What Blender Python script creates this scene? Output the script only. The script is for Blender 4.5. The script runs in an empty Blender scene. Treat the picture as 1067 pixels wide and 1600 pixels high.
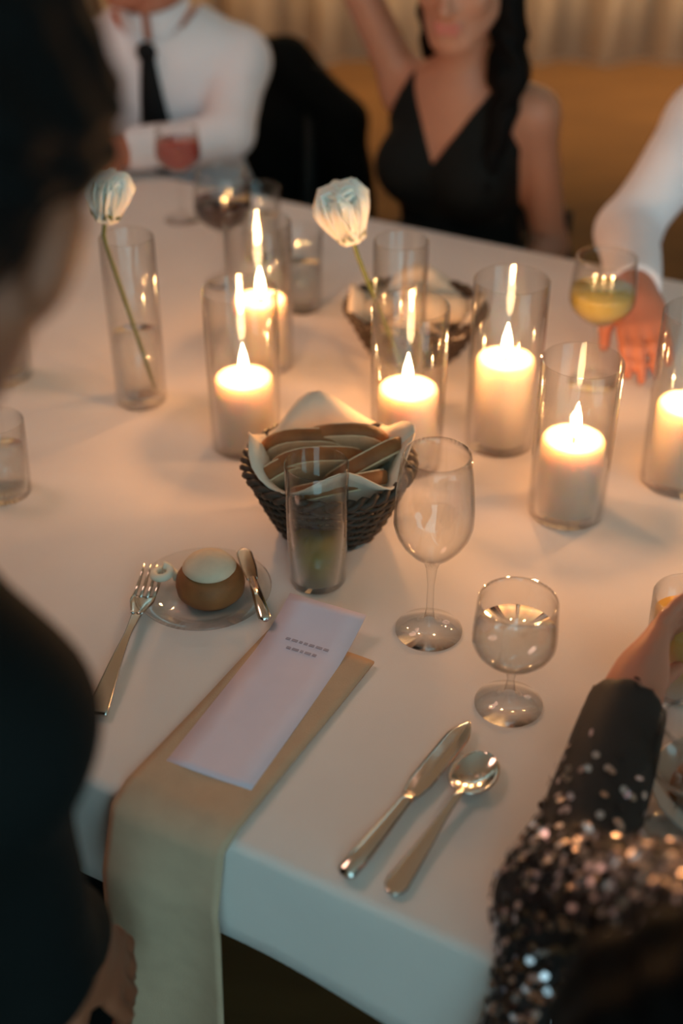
import bpy, math, random
import numpy as np
from mathutils import Vector, Matrix

random.seed(7); rng = np.random.default_rng(7)
SC = bpy.context.scene
COL = SC.collection

# ------------------------------------------------------------------ camera
cam_d = bpy.data.cameras.new('camera'); cam = bpy.data.objects.new('camera', cam_d); COL.objects.link(cam)
cam.location = (0, 0, 1.6)
cam.rotation_euler = (math.radians(90 - 34), 0, 0)
cam_d.sensor_fit = 'VERTICAL'; cam_d.sensor_height = 36.0; cam_d.lens = 45.0
cam_d.clip_start = 0.02
cam_d.dof.use_dof = True; cam_d.dof.focus_distance = 1.30; cam_d.dof.aperture_fstop = 1.9
SC.camera = cam

# ------------------------------------------------------------------ world, lights, exposure
world = bpy.data.worlds.new('dusk'); SC.world = world; world.use_nodes = True
bg = world.node_tree.nodes['Background']
bg.inputs[0].default_value = (0.36, 0.66, 0.74, 1); bg.inputs[1].default_value = 2.7

def area(name, loc, target, size, power, color, spread=180):
    d = bpy.data.lights.new(name, 'AREA'); d.energy = power; d.color = color
    d.shape = 'DISK'; d.size = size; d.spread = math.radians(spread)
    o = bpy.data.objects.new(name, d); COL.objects.link(o); o.location = loc
    o.rotation_euler = (Vector(target) - Vector(loc)).to_track_quat('-Z', 'Y').to_euler()
    return o
area('warm_lamp_over_table', (-1.5, 1.9, 2.75), (-0.5, 1.5, 0.75), 0.9, 12, (1.0, 0.58, 0.44))
area('warm_lamp_back', (1.9, 4.3, 2.5), (1.9, 6.15, 0.9), 1.0, 70, (1.0, 0.60, 0.31), 110)
area('warm_lamp_back_left', (-0.9, 4.3, 2.5), (-0.7, 6.15, 0.9), 1.0, 46, (1.0, 0.55, 0.22), 110)

SC.view_settings.view_transform = 'Standard'; SC.view_settings.look = 'None'
SC.view_settings.gamma = 1.0; SC.view_settings.use_curve_mapping = False
SC.view_settings.exposure = 0.0
SC.cycles.use_denoising = True
SC.cycles.sample_clamp_indirect = 4.0
SC.cycles.max_bounces = 12; SC.cycles.transparent_max_bounces = 24

# ------------------------------------------------------------------ table frame
E_ = np.array([0.8746, -0.4848, 0.0]); N_ = np.array([0.4848, 0.8746, 0.0]); Z_ = np.array([0, 0, 1.0])
TZ = 0.75                    # top of the cloth
def W(s, q, z): return E_ * s + N_ * q + Z_ * z
ROT = math.atan2(-0.4848, 0.8746)

# ------------------------------------------------------------------ materials
def mat(name, color, rough=0.6, metal=0.0, noise=0.0, nscale=30, bump=0.0, bscale=200, sss=0.0, sssr=(1, .5, .25), ssss=.01, sheen=0.0, coat=0.0, spec=None, trans=0.0, ior=1.45):
    m = bpy.data.materials.new(name); m.use_nodes = True; nt = m.node_tree; b = nt.nodes['Principled BSDF']
    b.inputs['Base Color'].default_value = (*color, 1); b.inputs['Roughness'].default_value = rough; b.inputs['Metallic'].default_value = metal
    b.inputs['Sheen Weight'].default_value = sheen; b.inputs['Coat Weight'].default_value = coat
    b.inputs['Transmission Weight'].default_value = trans; b.inputs['IOR'].default_value = ior
    if spec is not None: b.inputs['Specular IOR Level'].default_value = spec
    if sss:
        b.inputs['Subsurface Weight'].default_value = sss; b.inputs['Subsurface Radius'].default_value = sssr; b.inputs['Subsurface Scale'].default_value = ssss
    if noise or bump:
        tc = nt.nodes.new('ShaderNodeTexCoord')
    if noise:
        n = nt.nodes.new('ShaderNodeTexNoise'); n.inputs['Scale'].default_value = nscale; n.inputs['Detail'].default_value = 4
        nt.links.new(tc.outputs['Object'], n.inputs['Vector'])
        r = nt.nodes.new('ShaderNodeMapRange'); r.inputs['From Min'].default_value = .3; r.inputs['From Max'].default_value = .7
        r.inputs['To Min'].default_value = 1 - noise; r.inputs['To Max'].default_value = 1 + noise
        nt.links.new(n.outputs['Fac'], r.inputs['Value'])
        mx = nt.nodes.new('ShaderNodeMix'); mx.data_type = 'RGBA'; mx.blend_type = 'MULTIPLY'; mx.inputs['Factor'].default_value = 1
        mx.inputs['A'].default_value = (*color, 1); nt.links.new(r.outputs['Result'], mx.inputs['B'])
        nt.links.new(mx.outputs['Result'], b.inputs['Base Color'])
    if bump:
        n = nt.nodes.new('ShaderNodeTexNoise'); n.inputs['Scale'].default_value = bscale; n.inputs['Detail'].default_value = 3
        nt.links.new(tc.outputs['Object'], n.inputs['Vector'])
        bp = nt.nodes.new('ShaderNodeBump'); bp.inputs['Strength'].default_value = bump; bp.inputs['Distance'].default_value = .002
        nt.links.new(n.outputs['Fac'], bp.inputs['Height']); nt.links.new(bp.outputs['Normal'], b.inputs['Normal'])
    return m

def glass_mat(name, tint=(1, 1, 1), edge=0.9):
    # thin clear glass: fresnel-weighted gloss over tinted transparency
    m = bpy.data.materials.new(name); m.use_nodes = True; nt = m.node_tree; nt.nodes.clear()
    out = nt.nodes.new('ShaderNodeOutputMaterial'); mx = nt.nodes.new('ShaderNodeMixShader')
    tr = nt.nodes.new('ShaderNodeBsdfTransparent'); gl = nt.nodes.new('ShaderNodeBsdfGlossy')
    gl.inputs['Roughness'].default_value = 0.03; gl.inputs['Color'].default_value = (1, 1, 1, 1)
    fw = nt.nodes.new('ShaderNodeLayerWeight'); fw.inputs['Blend'].default_value = 0.5
    pw = nt.nodes.new('ShaderNodeMath'); pw.operation = 'POWER'; pw.inputs[1].default_value = 5.0; nt.links.new(fw.outputs['Facing'], pw.inputs[0])
    lw = nt.nodes.new('ShaderNodeMath'); lw.operation = 'MULTIPLY_ADD'; lw.inputs[1].default_value = .95; lw.inputs[2].default_value = .045
    nt.links.new(pw.outputs[0], lw.inputs[0])
    f2 = nt.nodes.new('ShaderNodeMath'); f2.operation = 'POWER'; f2.inputs[1].default_value = 3.0; nt.links.new(fw.outputs['Facing'], f2.inputs[0])
    cr = nt.nodes.new('ShaderNodeMix'); cr.data_type = 'RGBA'; cr.inputs['A'].default_value = (*tint, 1)
    cr.inputs['B'].default_value = (tint[0] * .55, tint[1] * .52, tint[2] * .5, 1)
    nt.links.new(f2.outputs[0], cr.inputs['Factor']); nt.links.new(cr.outputs['Result'], tr.inputs['Color'])
    nt.links.new(lw.outputs[0], mx.inputs['Fac']); nt.links.new(tr.outputs[0], mx.inputs[1]); nt.links.new(gl.outputs[0], mx.inputs[2])
    nt.links.new(mx.outputs[0], out.inputs['Surface'])
    return m

def flame_mat():
    m = bpy.data.materials.new('candle_flame'); m.use_nodes = True; nt = m.node_tree; nt.nodes.clear()
    out = nt.nodes.new('ShaderNodeOutputMaterial'); ad = nt.nodes.new('ShaderNodeAddShader')
    tr = nt.nodes.new('ShaderNodeBsdfTransparent'); em = nt.nodes.new('ShaderNodeEmission')
    em.inputs['Color'].default_value = (1.0, 0.66, 0.30, 1); em.inputs['Strength'].default_value = 26
    nt.links.new(tr.outputs[0], ad.inputs[0]); nt.links.new(em.outputs[0], ad.inputs[1]); nt.links.new(ad.outputs[0], out.inputs['Surface'])
    return m

M = dict(
    cloth=mat('table_linen', (.78, .70, .66), .85, noise=.03, nscale=9, bump=.12, bscale=700, sheen=.2),
    napkin=mat('tan_linen', (.52, .36, .24), .85, noise=.05, nscale=40, bump=.2, bscale=600),
    card=mat('lilac_card', (.74, .64, .74), .75, noise=.02),
    ink=mat('grey_ink', (.40, .34, .41), .8),
    silver=mat('polished_silver', (.78, .74, .70), .14, 1.0),
    glass=glass_mat('clear_glass', (.985, .985, .98)),
    olive=glass_mat('olive_glass', (.62, .50, .16)),
    olive_drink=mat('olive_drink', (.30, .24, .04), .08, spec=.6, noise=.15, nscale=40),
    lime_drink=mat('pale_lime_drink', (.36, .30, .09), .08),
    red_wine=mat('red_wine', (.018, .003, .004), .06, spec=.6),
    rose_drink=mat('rose_drink', (.42, .07, .06), .1),
    amber_drink=mat('amber_drink', (.85, .48, .10), .1),
    water=glass_mat('water', (.93, .95, .96)),
    wax=mat('ivory_wax', (.76, .69, .60), .45, sss=1.0, sssr=(1, .62, .34), ssss=.025),
    wick=mat('burnt_wick', (.02, .015, .012), .9),
    flame=flame_mat(),
    wicker=mat('dark_wicker', (.05, .032, .022), .6, noise=.3, nscale=60),
    crumb=mat('bread_crumb', (.70, .52, .33), .8, noise=.12, nscale=60, bump=.4, bscale=160),
    crust=mat('bread_crust', (.26, .095, .028), .6, noise=.25, nscale=40, bump=.3, bscale=90),
    palebread=mat('pale_bread', (.74, .58, .42), .75, noise=.12, nscale=30, bump=.2, bscale=90),
    linen=mat('cream_linen', (.70, .58, .46), .85, bump=.2, bscale=500),
    cream=mat('whipped_butter', (.86, .78, .62), .5),
    petal=mat('ivory_petal', (.86, .82, .72), .6, noise=.04, nscale=30, sss=.3, ssss=.01),
    stem=mat('green_stem', (.10, .13, .03), .55, noise=.2, nscale=40),
    skin=mat('skin', (.47, .215, .135), .5, sss=.15, ssss=.01, noise=.06, nscale=20),
    skin2=mat('tanned_skin', (.27, .085, .042), .5, sss=.15, ssss=.01, noise=.06, nscale=20),
    skin3=mat('flushed_skin', (.55, .20, .12), .5, sss=.15, ssss=.01, noise=.06, nscale=20),
    lips=mat('lip', (.50, .16, .13), .45),
    eye=mat('eye_white', (.8, .78, .75), .2), iris=mat('dark_iris', (.03, .015, .01), .1),
    hair=mat('black_hair', (.005, .0045, .0045), .6, spec=.06),
    brownhair=mat('brown_hair', (.05, .028, .015), .5),
    shirt=mat('white_shirt', (.90, .83, .86), .8, noise=.03, nscale=12, bump=.5, bscale=26),
    suit=mat('black_suiting', (.005, .006, .006), .8, bump=.2, bscale=400, spec=.1),
    tie=mat('black_tie', (.008, .008, .009), .7, spec=.2),
    dress=mat('black_dress', (.006, .007, .007), .8, spec=.2),
    seqcloth=mat('dark_mesh_fabric', (.022, .017, .017), .7),
    sequin=mat('silver_sequin', (.62, .52, .54), .22, 1.0),
    trousers=mat('dark_trousers', (.012, .012, .014), .8),
    shoe=mat('black_leather', (.01, .01, .01), .35),
    chair=mat('black_chair_paint', (.012, .012, .012), .55),
    wood=mat('table_plywood', (.24, .15, .08), .6, noise=.2, nscale=8),
    steel=mat('grey_steel', (.3, .3, .3), .4, 1.0),
    drape=mat('beige_drape', (.72, .60, .44), .85, noise=.05, nscale=6),
    ceil=mat('canvas_ceiling', (.72, .66, .56), .85),
    plate=mat('stoneware', (.66, .60, .55), .3),
)
def floor_mat():
    m = bpy.data.materials.new('coir_matting'); m.use_nodes = True; nt = m.node_tree; b = nt.nodes['Principled BSDF']
    b.inputs['Roughness'].default_value = .9
    tc = nt.nodes.new('ShaderNodeTexCoord'); mp = nt.nodes.new('ShaderNodeMapping'); mp.inputs['Rotation'].default_value = (0, 0, .6)
    mp.inputs['Scale'].default_value = (1, 7, 1)
    n = nt.nodes.new('ShaderNodeTexNoise'); n.inputs['Scale'].default_value = 1.6; n.inputs['Detail'].default_value = 5
    r = nt.nodes.new('ShaderNodeValToRGB'); r.color_ramp.elements[0].position = .35; r.color_ramp.elements[0].color = (.075, .036, .007, 1)
    r.color_ramp.elements[1].position = .7; r.color_ramp.elements[1].color = (.125, .063, .014, 1)
    nt.links.new(tc.outputs['Object'], mp.inputs[0]); nt.links.new(mp.outputs[0], n.inputs['Vector']); nt.links.new(n.outputs['Fac'], r.inputs[0]); nt.links.new(r.outputs[0], b.inputs['Base Color'])
    w = nt.nodes.new('ShaderNodeTexNoise'); w.inputs['Scale'].default_value = 120; nt.links.new(tc.outputs['Object'], w.inputs['Vector'])
    bp = nt.nodes.new('ShaderNodeBump'); bp.inputs['Strength'].default_value = .4; bp.inputs['Distance'].default_value = .004
    nt.links.new(w.outputs['Fac'], bp.inputs['Height']); nt.links.new(bp.outputs[0], b.inputs['Normal'])
    return m
M['floor'] = floor_mat()

# ------------------------------------------------------------------ object helpers
def link(o, parent=None):
    COL.objects.link(o)
    if parent is not None: o.parent = parent
    return o
def mk(name, vf, m, parent=None, smooth=True, autos=None):
    me = bpy.data.meshes.new(name)
    v, f = vf
    me.from_pydata([tuple(map(float, p)) for p in v], [], [tuple(int(i) for i in q) for q in f])
    me.materials.append(M[m] if isinstance(m, str) else m)
    if smooth: me.polygons.foreach_set('use_smooth', [True] * len(me.polygons))
    me.update()
    o = bpy.data.objects.new(name, me); link(o, parent)
    if smooth and autos:
        try: me.set_sharp_from_angle(angle=math.radians(autos))
        except Exception: pass
    return o
def mknp(name, V, F, m, parent=None):
    me = bpy.data.meshes.new(name)
    nf = len(F)
    me.vertices.add(len(V)); me.vertices.foreach_set('co', np.asarray(V, np.float32).ravel())
    me.loops.add(nf * 4); me.loops.foreach_set('vertex_index', np.asarray(F, np.int32).ravel())
    me.polygons.add(nf); me.polygons.foreach_set('loop_start', np.arange(0, nf * 4, 4, dtype=np.int32))
    me.polygons.foreach_set('use_smooth', np.ones(nf, bool))
    me.materials.append(M[m] if isinstance(m, str) else m)
    me.update(calc_edges=True); me.validate()
    return link(bpy.data.objects.new(name, me), parent)
def tag(o, label=None, cat=None, group=None, kind=None):
    if label: o['label'] = label
    if cat: o['category'] = cat
    if group: o['group'] = group
    if kind: o['kind'] = kind
    return o
def thing(name, label, cat, loc=(0, 0, 0), rz=0.0, group=None):
    o = bpy.data.objects.new(name, None); o.empty_display_size = .05; link(o)
    o.location = tuple(map(float, loc)); o.rotation_euler = (0, 0, rz)
    return tag(o, label, cat, group)
def dup(o, loc, rz, label=None, scale=1.0):
    c = o.copy(); link(c); c.location = tuple(map(float, loc)); c.rotation_euler = (0, 0, rz); c.scale = (scale,) * 3
    if label: c['label'] = label
    for ch in list(o.children):
        d = ch.copy(); link(d, c)
        for g in list(ch.children):
            link(g.copy(), d)
    return c
def join(*vfs):
    V, F = [], []
    for v, f in vfs:
        k = len(V); V += [tuple(p) for p in v]; F += [tuple(i + k for i in q) for q in f]
    return V, F
def xf(vf, Mx): return [tuple(Mx @ Vector(p)) for p in vf[0]], vf[1]
def lathe(prof, n=40, closed=False):
    V, F = [], []
    for r, z in prof:
        for i in range(n):
            a = 2 * math.pi * i / n; V.append((r * math.cos(a), r * math.sin(a), z))
    m = len(prof)
    for j in range(m - 1 + (1 if closed else 0)):
        j2 = (j + 1) % m
        for i in range(n):
            k = (i + 1) % n
            F.append((j * n + i, j * n + k, j2 * n + k, j2 * n + i))
    if not closed:
        for j, flip in ((0, True), (m - 1, False)):
            if prof[j][0] > 1e-5: F.append(tuple(j * n + i for i in (reversed(range(n)) if flip else range(n))))
    return V, F
def tube(path, rad, n=8, closed=False, flat=1.0):
    P = [Vector(p) for p in path]; V, F = [], []
    m = len(P)
    up = None
    for j in range(m):
        if closed: t = P[(j + 1) % m] - P[j - 1]
        else: t = P[min(j + 1, m - 1)] - P[max(j - 1, 0)]
        t.normalize()
        if up is None:
            up = Vector((0, 0, 1)) if abs(t.z) < .9 else Vector((1, 0, 0))
        u = t.cross(up); u.normalize(); w = u.cross(t); w.normalize(); up = w
        r = rad[j] if hasattr(rad, '__len__') else rad
        for i in range(n):
            a = 2 * math.pi * i / n
            V.append(P[j] + u * (r * math.cos(a)) + w * (r * flat * math.sin(a)))
    for j in range(m - (0 if closed else 1)):
        j2 = (j + 1) % m
        for i in range(n):
            k = (i + 1) % n; F.append((j * n + i, j * n + k, j2 * n + k, j2 * n + i))
    if not closed:
        F.append(tuple(reversed(range(n)))); F.append(tuple((m - 1) * n + i for i in range(n)))
    return V, F
def box(x0, x1, y0, y1, z0, z1, b=0.0):
    import bmesh
    bm = bmesh.new(); bmesh.ops.create_cube(bm, size=1)
    for v in bm.verts:
        v.co = Vector(((x0 + x1) / 2 + v.co.x * (x1 - x0), (y0 + y1) / 2 + v.co.y * (y1 - y0), (z0 + z1) / 2 + v.co.z * (z1 - z0)))
    if b: bmesh.ops.bevel(bm, geom=bm.edges[:], offset=b, segments=2, affect='EDGES')
    V = [tuple(v.co) for v in bm.verts]; bm.verts.index_update(); F = [tuple(v.index for v in f.verts) for f in bm.faces]; bm.free()
    return V, F
def sheet(nu, nv, fn, thick=0.0, nrm=None):
    # grid surface fn(u,v) with u,v in 0..1; with thick > 0 it becomes a closed thin slab
    A = np.array([[fn(i / nu, j / nv) for j in range(nv + 1)] for i in range(nu + 1)], float)
    V = [tuple(p) for p in A.reshape(-1, 3)]
    idx = lambda i, j: i * (nv + 1) + j
    F = [(idx(i, j), idx(i + 1, j), idx(i + 1, j + 1), idx(i, j + 1)) for i in range(nu) for j in range(nv)]
    if thick:
        du = np.gradient(A, axis=0); dv = np.gradient(A, axis=1); nn = np.cross(du, dv); nn /= np.linalg.norm(nn, axis=2, keepdims=True) + 1e-12
        B = A - nn * thick; o = len(V); V += [tuple(p) for p in B.reshape(-1, 3)]
        F += [tuple(o + k for k in reversed(f)) for f in F[:]]
        ring = [idx(i, 0) for i in range(nu)] + [idx(nu, j) for j in range(nv)] + [idx(i, nv) for i in range(nu, 0, -1)] + [idx(0, j) for j in range(nv, 0, -1)]
        for a in range(len(ring)):
            p, q = ring[a], ring[(a + 1) % len(ring)]; F.append((q, p, p + o, q + o))
    return V, F

# ------------------------------------------------------------------ implicit surfaces for bodies and clothes
def smin(a, b, k):
    h = np.maximum(k - np.abs(a - b), 0) / k
    return np.minimum(a, b) - h * h * k * .25
def rc(a, b, ra, rb, k=.02): return ('rc', np.array(a, float), np.array(b, float), ra, rb, k)
def el(c, R, r, k=.02): return ('el', np.array(c, float), np.array(R, float), np.array(r, float), k)
def sub(p): return ('sub', p)
def grow(prims, g, k=None):
    out = []
    for p in prims:
        if p[0] == 'rc': out.append(('rc', p[1], p[2], p[3] + g, p[4] + g, p[5] if k is None else k))
        elif p[0] == 'el': out.append(('el', p[1], p[2], p[3] + g, p[4] if k is None else k))
    return out
def bounds(p):
    if p[0] == 'sub': p = p[1]
    if p[0] == 'rc':
        r = max(p[3], p[4]); return np.minimum(p[1], p[2]) - r, np.maximum(p[1], p[2]) + r
    ext = np.sqrt(((p[2] * p[3][:, None]) ** 2).sum(0)); return p[1] - ext, p[1] + ext
def pdist(p, X, Y, Z):
    if p[0] == 'rc':
        a, b = p[1], p[2]; d = b - a; L = max(d @ d, 1e-12)
        t = np.clip(((X - a[0]) * d[0] + (Y - a[1]) * d[1] + (Z - a[2]) * d[2]) / L, 0, 1)
        return np.sqrt((X - a[0] - t * d[0]) ** 2 + (Y - a[1] - t * d[1]) ** 2 + (Z - a[2] - t * d[2]) ** 2) - (p[3] + (p[4] - p[3]) * t)
    c, R, r = p[1], p[2], p[3]
    q = [((X - c[0]) * R[i, 0] + (Y - c[1]) * R[i, 1] + (Z - c[2]) * R[i, 2]) for i in range(3)]
    k0 = np.sqrt(sum((q[i] / r[i]) ** 2 for i in range(3))); k1 = np.sqrt(sum((q[i] / r[i] ** 2) ** 2 for i in range(3))) + 1e-9
    return k0 * (k0 - 1) / k1
def field(prims, h, cut=None, disp=None):
    adds = [p for p in prims if p[0] != 'sub']
    lo = np.min([bounds(p)[0] for p in adds], 0) - 3 * h - .01; hi = np.max([bounds(p)[1] for p in adds], 0) + 3 * h + .01
    n = np.ceil((hi - lo) / h).astype(int) + 1
    D = np.full(n, .5, np.float32)
    ax = [(lo[i] + h * np.arange(n[i])).astype(np.float32) for i in range(3)]
    for p in prims:
        q = p[1] if p[0] == 'sub' else p
        k = q[-1]; b0, b1 = bounds(q); mg = k + 3 * h
        i0 = np.maximum(np.floor((b0 - mg - lo) / h).astype(int), 0); i1 = np.minimum(np.ceil((b1 + mg - lo) / h).astype(int) + 1, n)
        if (i1 <= i0).any(): continue
        sl = tuple(slice(i0[i], i1[i]) for i in range(3))
        X = ax[0][sl[0]][:, None, None]; Y = ax[1][sl[1]][None, :, None]; Z = ax[2][sl[2]][None, None, :]
        d = pdist(q, X, Y, Z).astype(np.float32)
        if p[0] == 'sub': D[sl] = -smin(-D[sl], d, k)
        else: D[sl] = smin(D[sl], d, k)
    if cut is not None or disp is not None:
        I = np.argwhere(np.abs(D) < .06) if cut is None else np.argwhere(D < .06)
        P = lo + h * I
        d = D[I[:, 0], I[:, 1], I[:, 2]].astype(float)
        if disp is not None: d = d + disp(P)
        if cut is not None: d = np.maximum(d, cut(P))
        D[I[:, 0], I[:, 1], I[:, 2]] = d
    return D, lo
def net(D, lo, h):
    s = D < 0; nx, ny, nz = D.shape
    cnt = np.zeros((nx - 1, ny - 1, nz - 1), np.int8)
    for a in (0, 1):
        for b in (0, 1):
            for c in (0, 1): cnt += s[a:nx - 1 + a, b:ny - 1 + b, c:nz - 1 + c]
    C = np.argwhere((cnt > 0) & (cnt < 8)); idx = np.full(cnt.shape, -1, np.int32); idx[C[:, 0], C[:, 1], C[:, 2]] = np.arange(len(C))
    acc = np.zeros((len(C), 3)); num = np.zeros(len(C))
    cor = [(a, b, c) for a in (0, 1) for b in (0, 1) for c in (0, 1)]
    val = {k: D[C[:, 0] + k[0], C[:, 1] + k[1], C[:, 2] + k[2]].astype(float) for k in cor}
    for k in cor:
        for axis in range(3):
            if k[axis] == 0:
                k2 = list(k); k2[axis] = 1; k2 = tuple(k2); v0, v1 = val[k], val[k2]
                x = (v0 < 0) != (v1 < 0); t = np.where(x, v0 / np.where(x, v0 - v1, 1), 0)
                for i in range(3): acc[:, i] += np.where(x, k[i] + (t if i == axis else 0), 0)
                num += x
    V = lo + h * (C + acc / num[:, None])
    quads = []
    for axis in range(3):
        a, b = [(1, 2), (2, 0), (0, 1)][axis]
        s0 = [slice(None)] * 3; s1 = [slice(None)] * 3; s0[axis] = slice(0, -1); s1[axis] = slice(1, None)
        X = np.argwhere(s[tuple(s0)] != s[tuple(s1)])
        ok = (X[:, a] > 0) & (X[:, b] > 0) & (X[:, a] < D.shape[a] - 1) & (X[:, b] < D.shape[b] - 1); X = X[ok]
        def at(da, db):
            Y = X.copy(); Y[:, a] += da; Y[:, b] += db; return idx[Y[:, 0], Y[:, 1], Y[:, 2]]
        q = np.stack([at(-1, -1), at(0, -1), at(0, 0), at(-1, 0)], 1)
        fl = ~s[X[:, 0], X[:, 1], X[:, 2]]; q[fl] = q[fl][:, ::-1]
        quads.append(q)
    return V, np.concatenate(quads)
def blob(name, prims, h, m, parent=None, cut=None, disp=None):
    D, lo = field(prims, h, cut, disp); V, F = net(D, lo, h)
    if parent is not None: V = V - np.array(parent.location)
    return mknp(name, V, F, m, parent)

# ------------------------------------------------------------------ the setting
tag(mk('floor', sheet(1, 1, lambda u, v: (-6 + 12 * u, -3.2 + 9.6 * v, 0)), 'floor'), kind='structure')
def drape(name, p0, p1, z0, z1, n, amp, m='drape', nv=3):
    p0 = np.array(p0, float); p1 = np.array(p1, float); L = np.linalg.norm(p1 - p0); d = (p1 - p0) / L; nn = np.array([-d[1], d[0]])
    def fn(u, v):
        w = u * L; ph = w / L * n * 2 * math.pi
        a = amp * (math.sin(ph) + .35 * math.sin(2.3 * ph + 1) + .3 * math.sin(.37 * ph)) * (1.0 - .35 * v)
        p = p0 + d * w + nn * a
        return (p[0], p[1], z0 + (z1 - z0) * v)
    return tag(mk(name, sheet(n * 10, nv, fn, .004), m), kind='structure')
drape('wall_back', (-5.62, 6.15), (5.62, 6.15), .005, 3.3, 34, .05)
drape('wall_left', (-5.5, -1.85), (-5.5, 6.28), .005, 3.3, 24, .05)
drape('wall_right', (5.5, 6.28), (5.5, -1.85), .005, 3.3, 24, .05)
drape('wall_front_left', (-0.5, -1.7), (-5.5, -1.7), 0.005, 3.3, 25, .05)
drape('wall_front_right', (5.5, -1.7), (4.0, -1.7), 0.005, 3.3, 8, .05)
tag(mk('trim_entrance_post', box(1.74, 1.82, -1.76, -1.68, 0, 3.3, .008), 'wood', None, False), kind='structure')
tag(mk('ceiling', sheet(30, 6, lambda u, v: (-5.6 + 11.2 * u, -1.9 + 8.2 * v, 3.2 + .5 * (1 - abs(2 * u - 1)) + .03 * math.sin(u * 60)), .01), 'ceil'), kind='structure')

# ------------------------------------------------------------------ table and cloth
S0, S1, Q0, Q1 = -2.35, 0.95, 0.62, 1.949
tb = thing('banquet_table', 'long wooden banquet table hidden beneath the cream cloth', 'table', W((S0 + S1) / 2, (Q0 + Q1) / 2, 0), ROT)
hl, hw = (S1 - S0) / 2 - .006, (Q1 - Q0) / 2 - .006
mk('tabletop', box(-hl, hl, -hw, hw, .715, TZ - .004, .004), 'wood', tb, False)
for x in (-1, 1):
    for y in (-1, 1): mk('leg', tube([(x * (hl - .35), y * (hw - .25), .715), (x * (hl - .35), y * (hw - .25), 0)], .02, 12), 'steel', tb)
    mk('stretcher', tube([(x * (hl - .35), -hw + .25, .25), (x * (hl - .35), hw - .25, .25)], .012, 10), 'steel', tb)
def cloth():
    # profile across the table: hem, drop, rounded edge, flat top, edge, drop
    prof = []
    drop = .128
    for k in range(7): prof.append((Q0 - .010, TZ - drop + drop * .93 * k / 6, 1 - k / 6, -1))
    for k in range(1, 5): a = k / 4 * math.pi / 2; prof.append((Q0 - .010 + .010 * (1 - math.cos(a)), TZ - .010 + .010 * math.sin(a), 0, -1))
    for k in range(1, 24): prof.append((Q0 + (Q1 - Q0) * k / 24, TZ, 0, 0))
    for k in range(0, 4): a = k / 4 * math.pi / 2; prof.append((Q1 + .010 * math.sin(a), TZ - .010 + .010 * math.cos(a), 0, 1))
    for k in range(7): prof.append((Q1 + .010, TZ - .010 - (drop - .01) * k / 6, k / 6, 1))
    ns = 150
    def fn(u, v):
        q, z, w, sg = prof[round(v * (len(prof) - 1))]
        s = S0 - .01 + (S1 - S0 + .02) * u
        wav = w * (.006 * math.sin(s * 8 + 2.2) + .003 * math.sin(s * 19) + .008)
        return W(s, q + sg * wav, z + w * .003 * math.sin(s * 7))
    return sheet(ns, len(prof) - 1, fn, .0025)
tag(mk('tablecloth', cloth(), 'cloth'), 'cream tablecloth spread over the long banquet table', 'tablecloth')

# ------------------------------------------------------------------ chairs
def make_chair(label, tall=False):
    t = thing('dining_chair', label, 'chair')          # faces +y
    mk('seat', box(-.20, .20, -.20, .20, .425, .455, .012), 'chair', t)
    mk('backrest', sheet(10, 4, lambda u, v: ((u - .5) * (.36 if tall else .26), -.215 - .03 * v - .02 * (1 - (2 * u - 1) ** 2), (.60 + .23 * v) if tall else (.51 + .11 * v)), .014), 'chair', t)
    for x in (-1, 1):
        mk('leg', tube([(x * .175, .175, .43), (x * .185, .19, 0)], [.015, .012], 10), 'chair', t)
        mk('leg', tube([(x * (.165 if tall else .115), -.225, .78 if tall else .58), (x * .175, -.19, .44), (x * .185, -.24, 0)], [.011, .015, .012], 10), 'chair', t)
    return t
CH0 = make_chair('black low-backed chair under the woman in the halter dress')
def chair(s, q, rz, label, first=False):
    if first:
        CH0.location = tuple(W(s, q, 0)); CH0.rotation_euler = (0, 0, rz); CH0['label'] = label; CH0['group'] = 'dining chairs round the table'; return CH0
    return dup(CH0, W(s, q, 0), rz, label)

# ------------------------------------------------------------------ people
def frame(f, u):
    f = np.array(f, float); f /= np.linalg.norm(f); u = np.array(u, float); u = u - f * (u @ f); u /= np.linalg.norm(u)
    return np.array([np.cross(f, u), f, u])           # rows: right, forward, up
def head_prims(c, R, sc=1.0):
    c = np.array(c, float); g = lambda x, y, z: c + sc * (R[0] * x + R[1] * y + R[2] * z)
    e = lambda p, r, k=.02: el(g(*p), R, np.array(r) * sc, k)
    k = [e((0, -.015, .035), (.074, .094, .084)), e((0, .03, -.025), (.060, .064, .082), .03),
         rc(g(0, .055, -.088), g(0, .072, -.100), .024 * sc, .017 * sc, .03)]
    for x in (-1, 1):
        k += [rc(g(x * .054, .0, -.045), g(x * .022, .062, -.094), .018 * sc, .016 * sc, .03),
              rc(g(x * .050, .05, -.012), g(x * .045, .06, -.022), .016 * sc, .016 * sc, .02),
              e((x * .079, -.008, -.008), (.010, .020, .032), .008)]
    k += [rc(g(-.036, .079, .024), g(.036, .079, .024), .011 * sc, .011 * sc, .015)]
    for x in (-1, 1): k += [sub(('el', g(x * .031, .100, .008), R, np.array((.016, .016, .011)) * sc, .012))]
    for x in (-1, 1): k += [rc(g(x * .031 - .014, .080, .019), g(x * .031 + .014, .080, .019), .0065 * sc, .0065 * sc, .006), rc(g(x * .031 - .012, .078, -.004), g(x * .031 + .012, .078, -.004), .006 * sc, .006 * sc, .006)]
    k += [rc(g(0, .090, .012), g(0, .110, -.030), .008 * sc, .012 * sc, .012),
          rc(g(-.012, .096, -.034), g(.012, .096, -.034), .008 * sc, .008 * sc, .008),
          rc(g(-.018, .086, -.058), g(.018, .086, -.058), .007 * sc, .007 * sc, .010), rc(g(-.015, .085, -.071), g(.015, .085, -.071), .008 * sc, .008 * sc, .008)]
    return k, g
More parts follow.
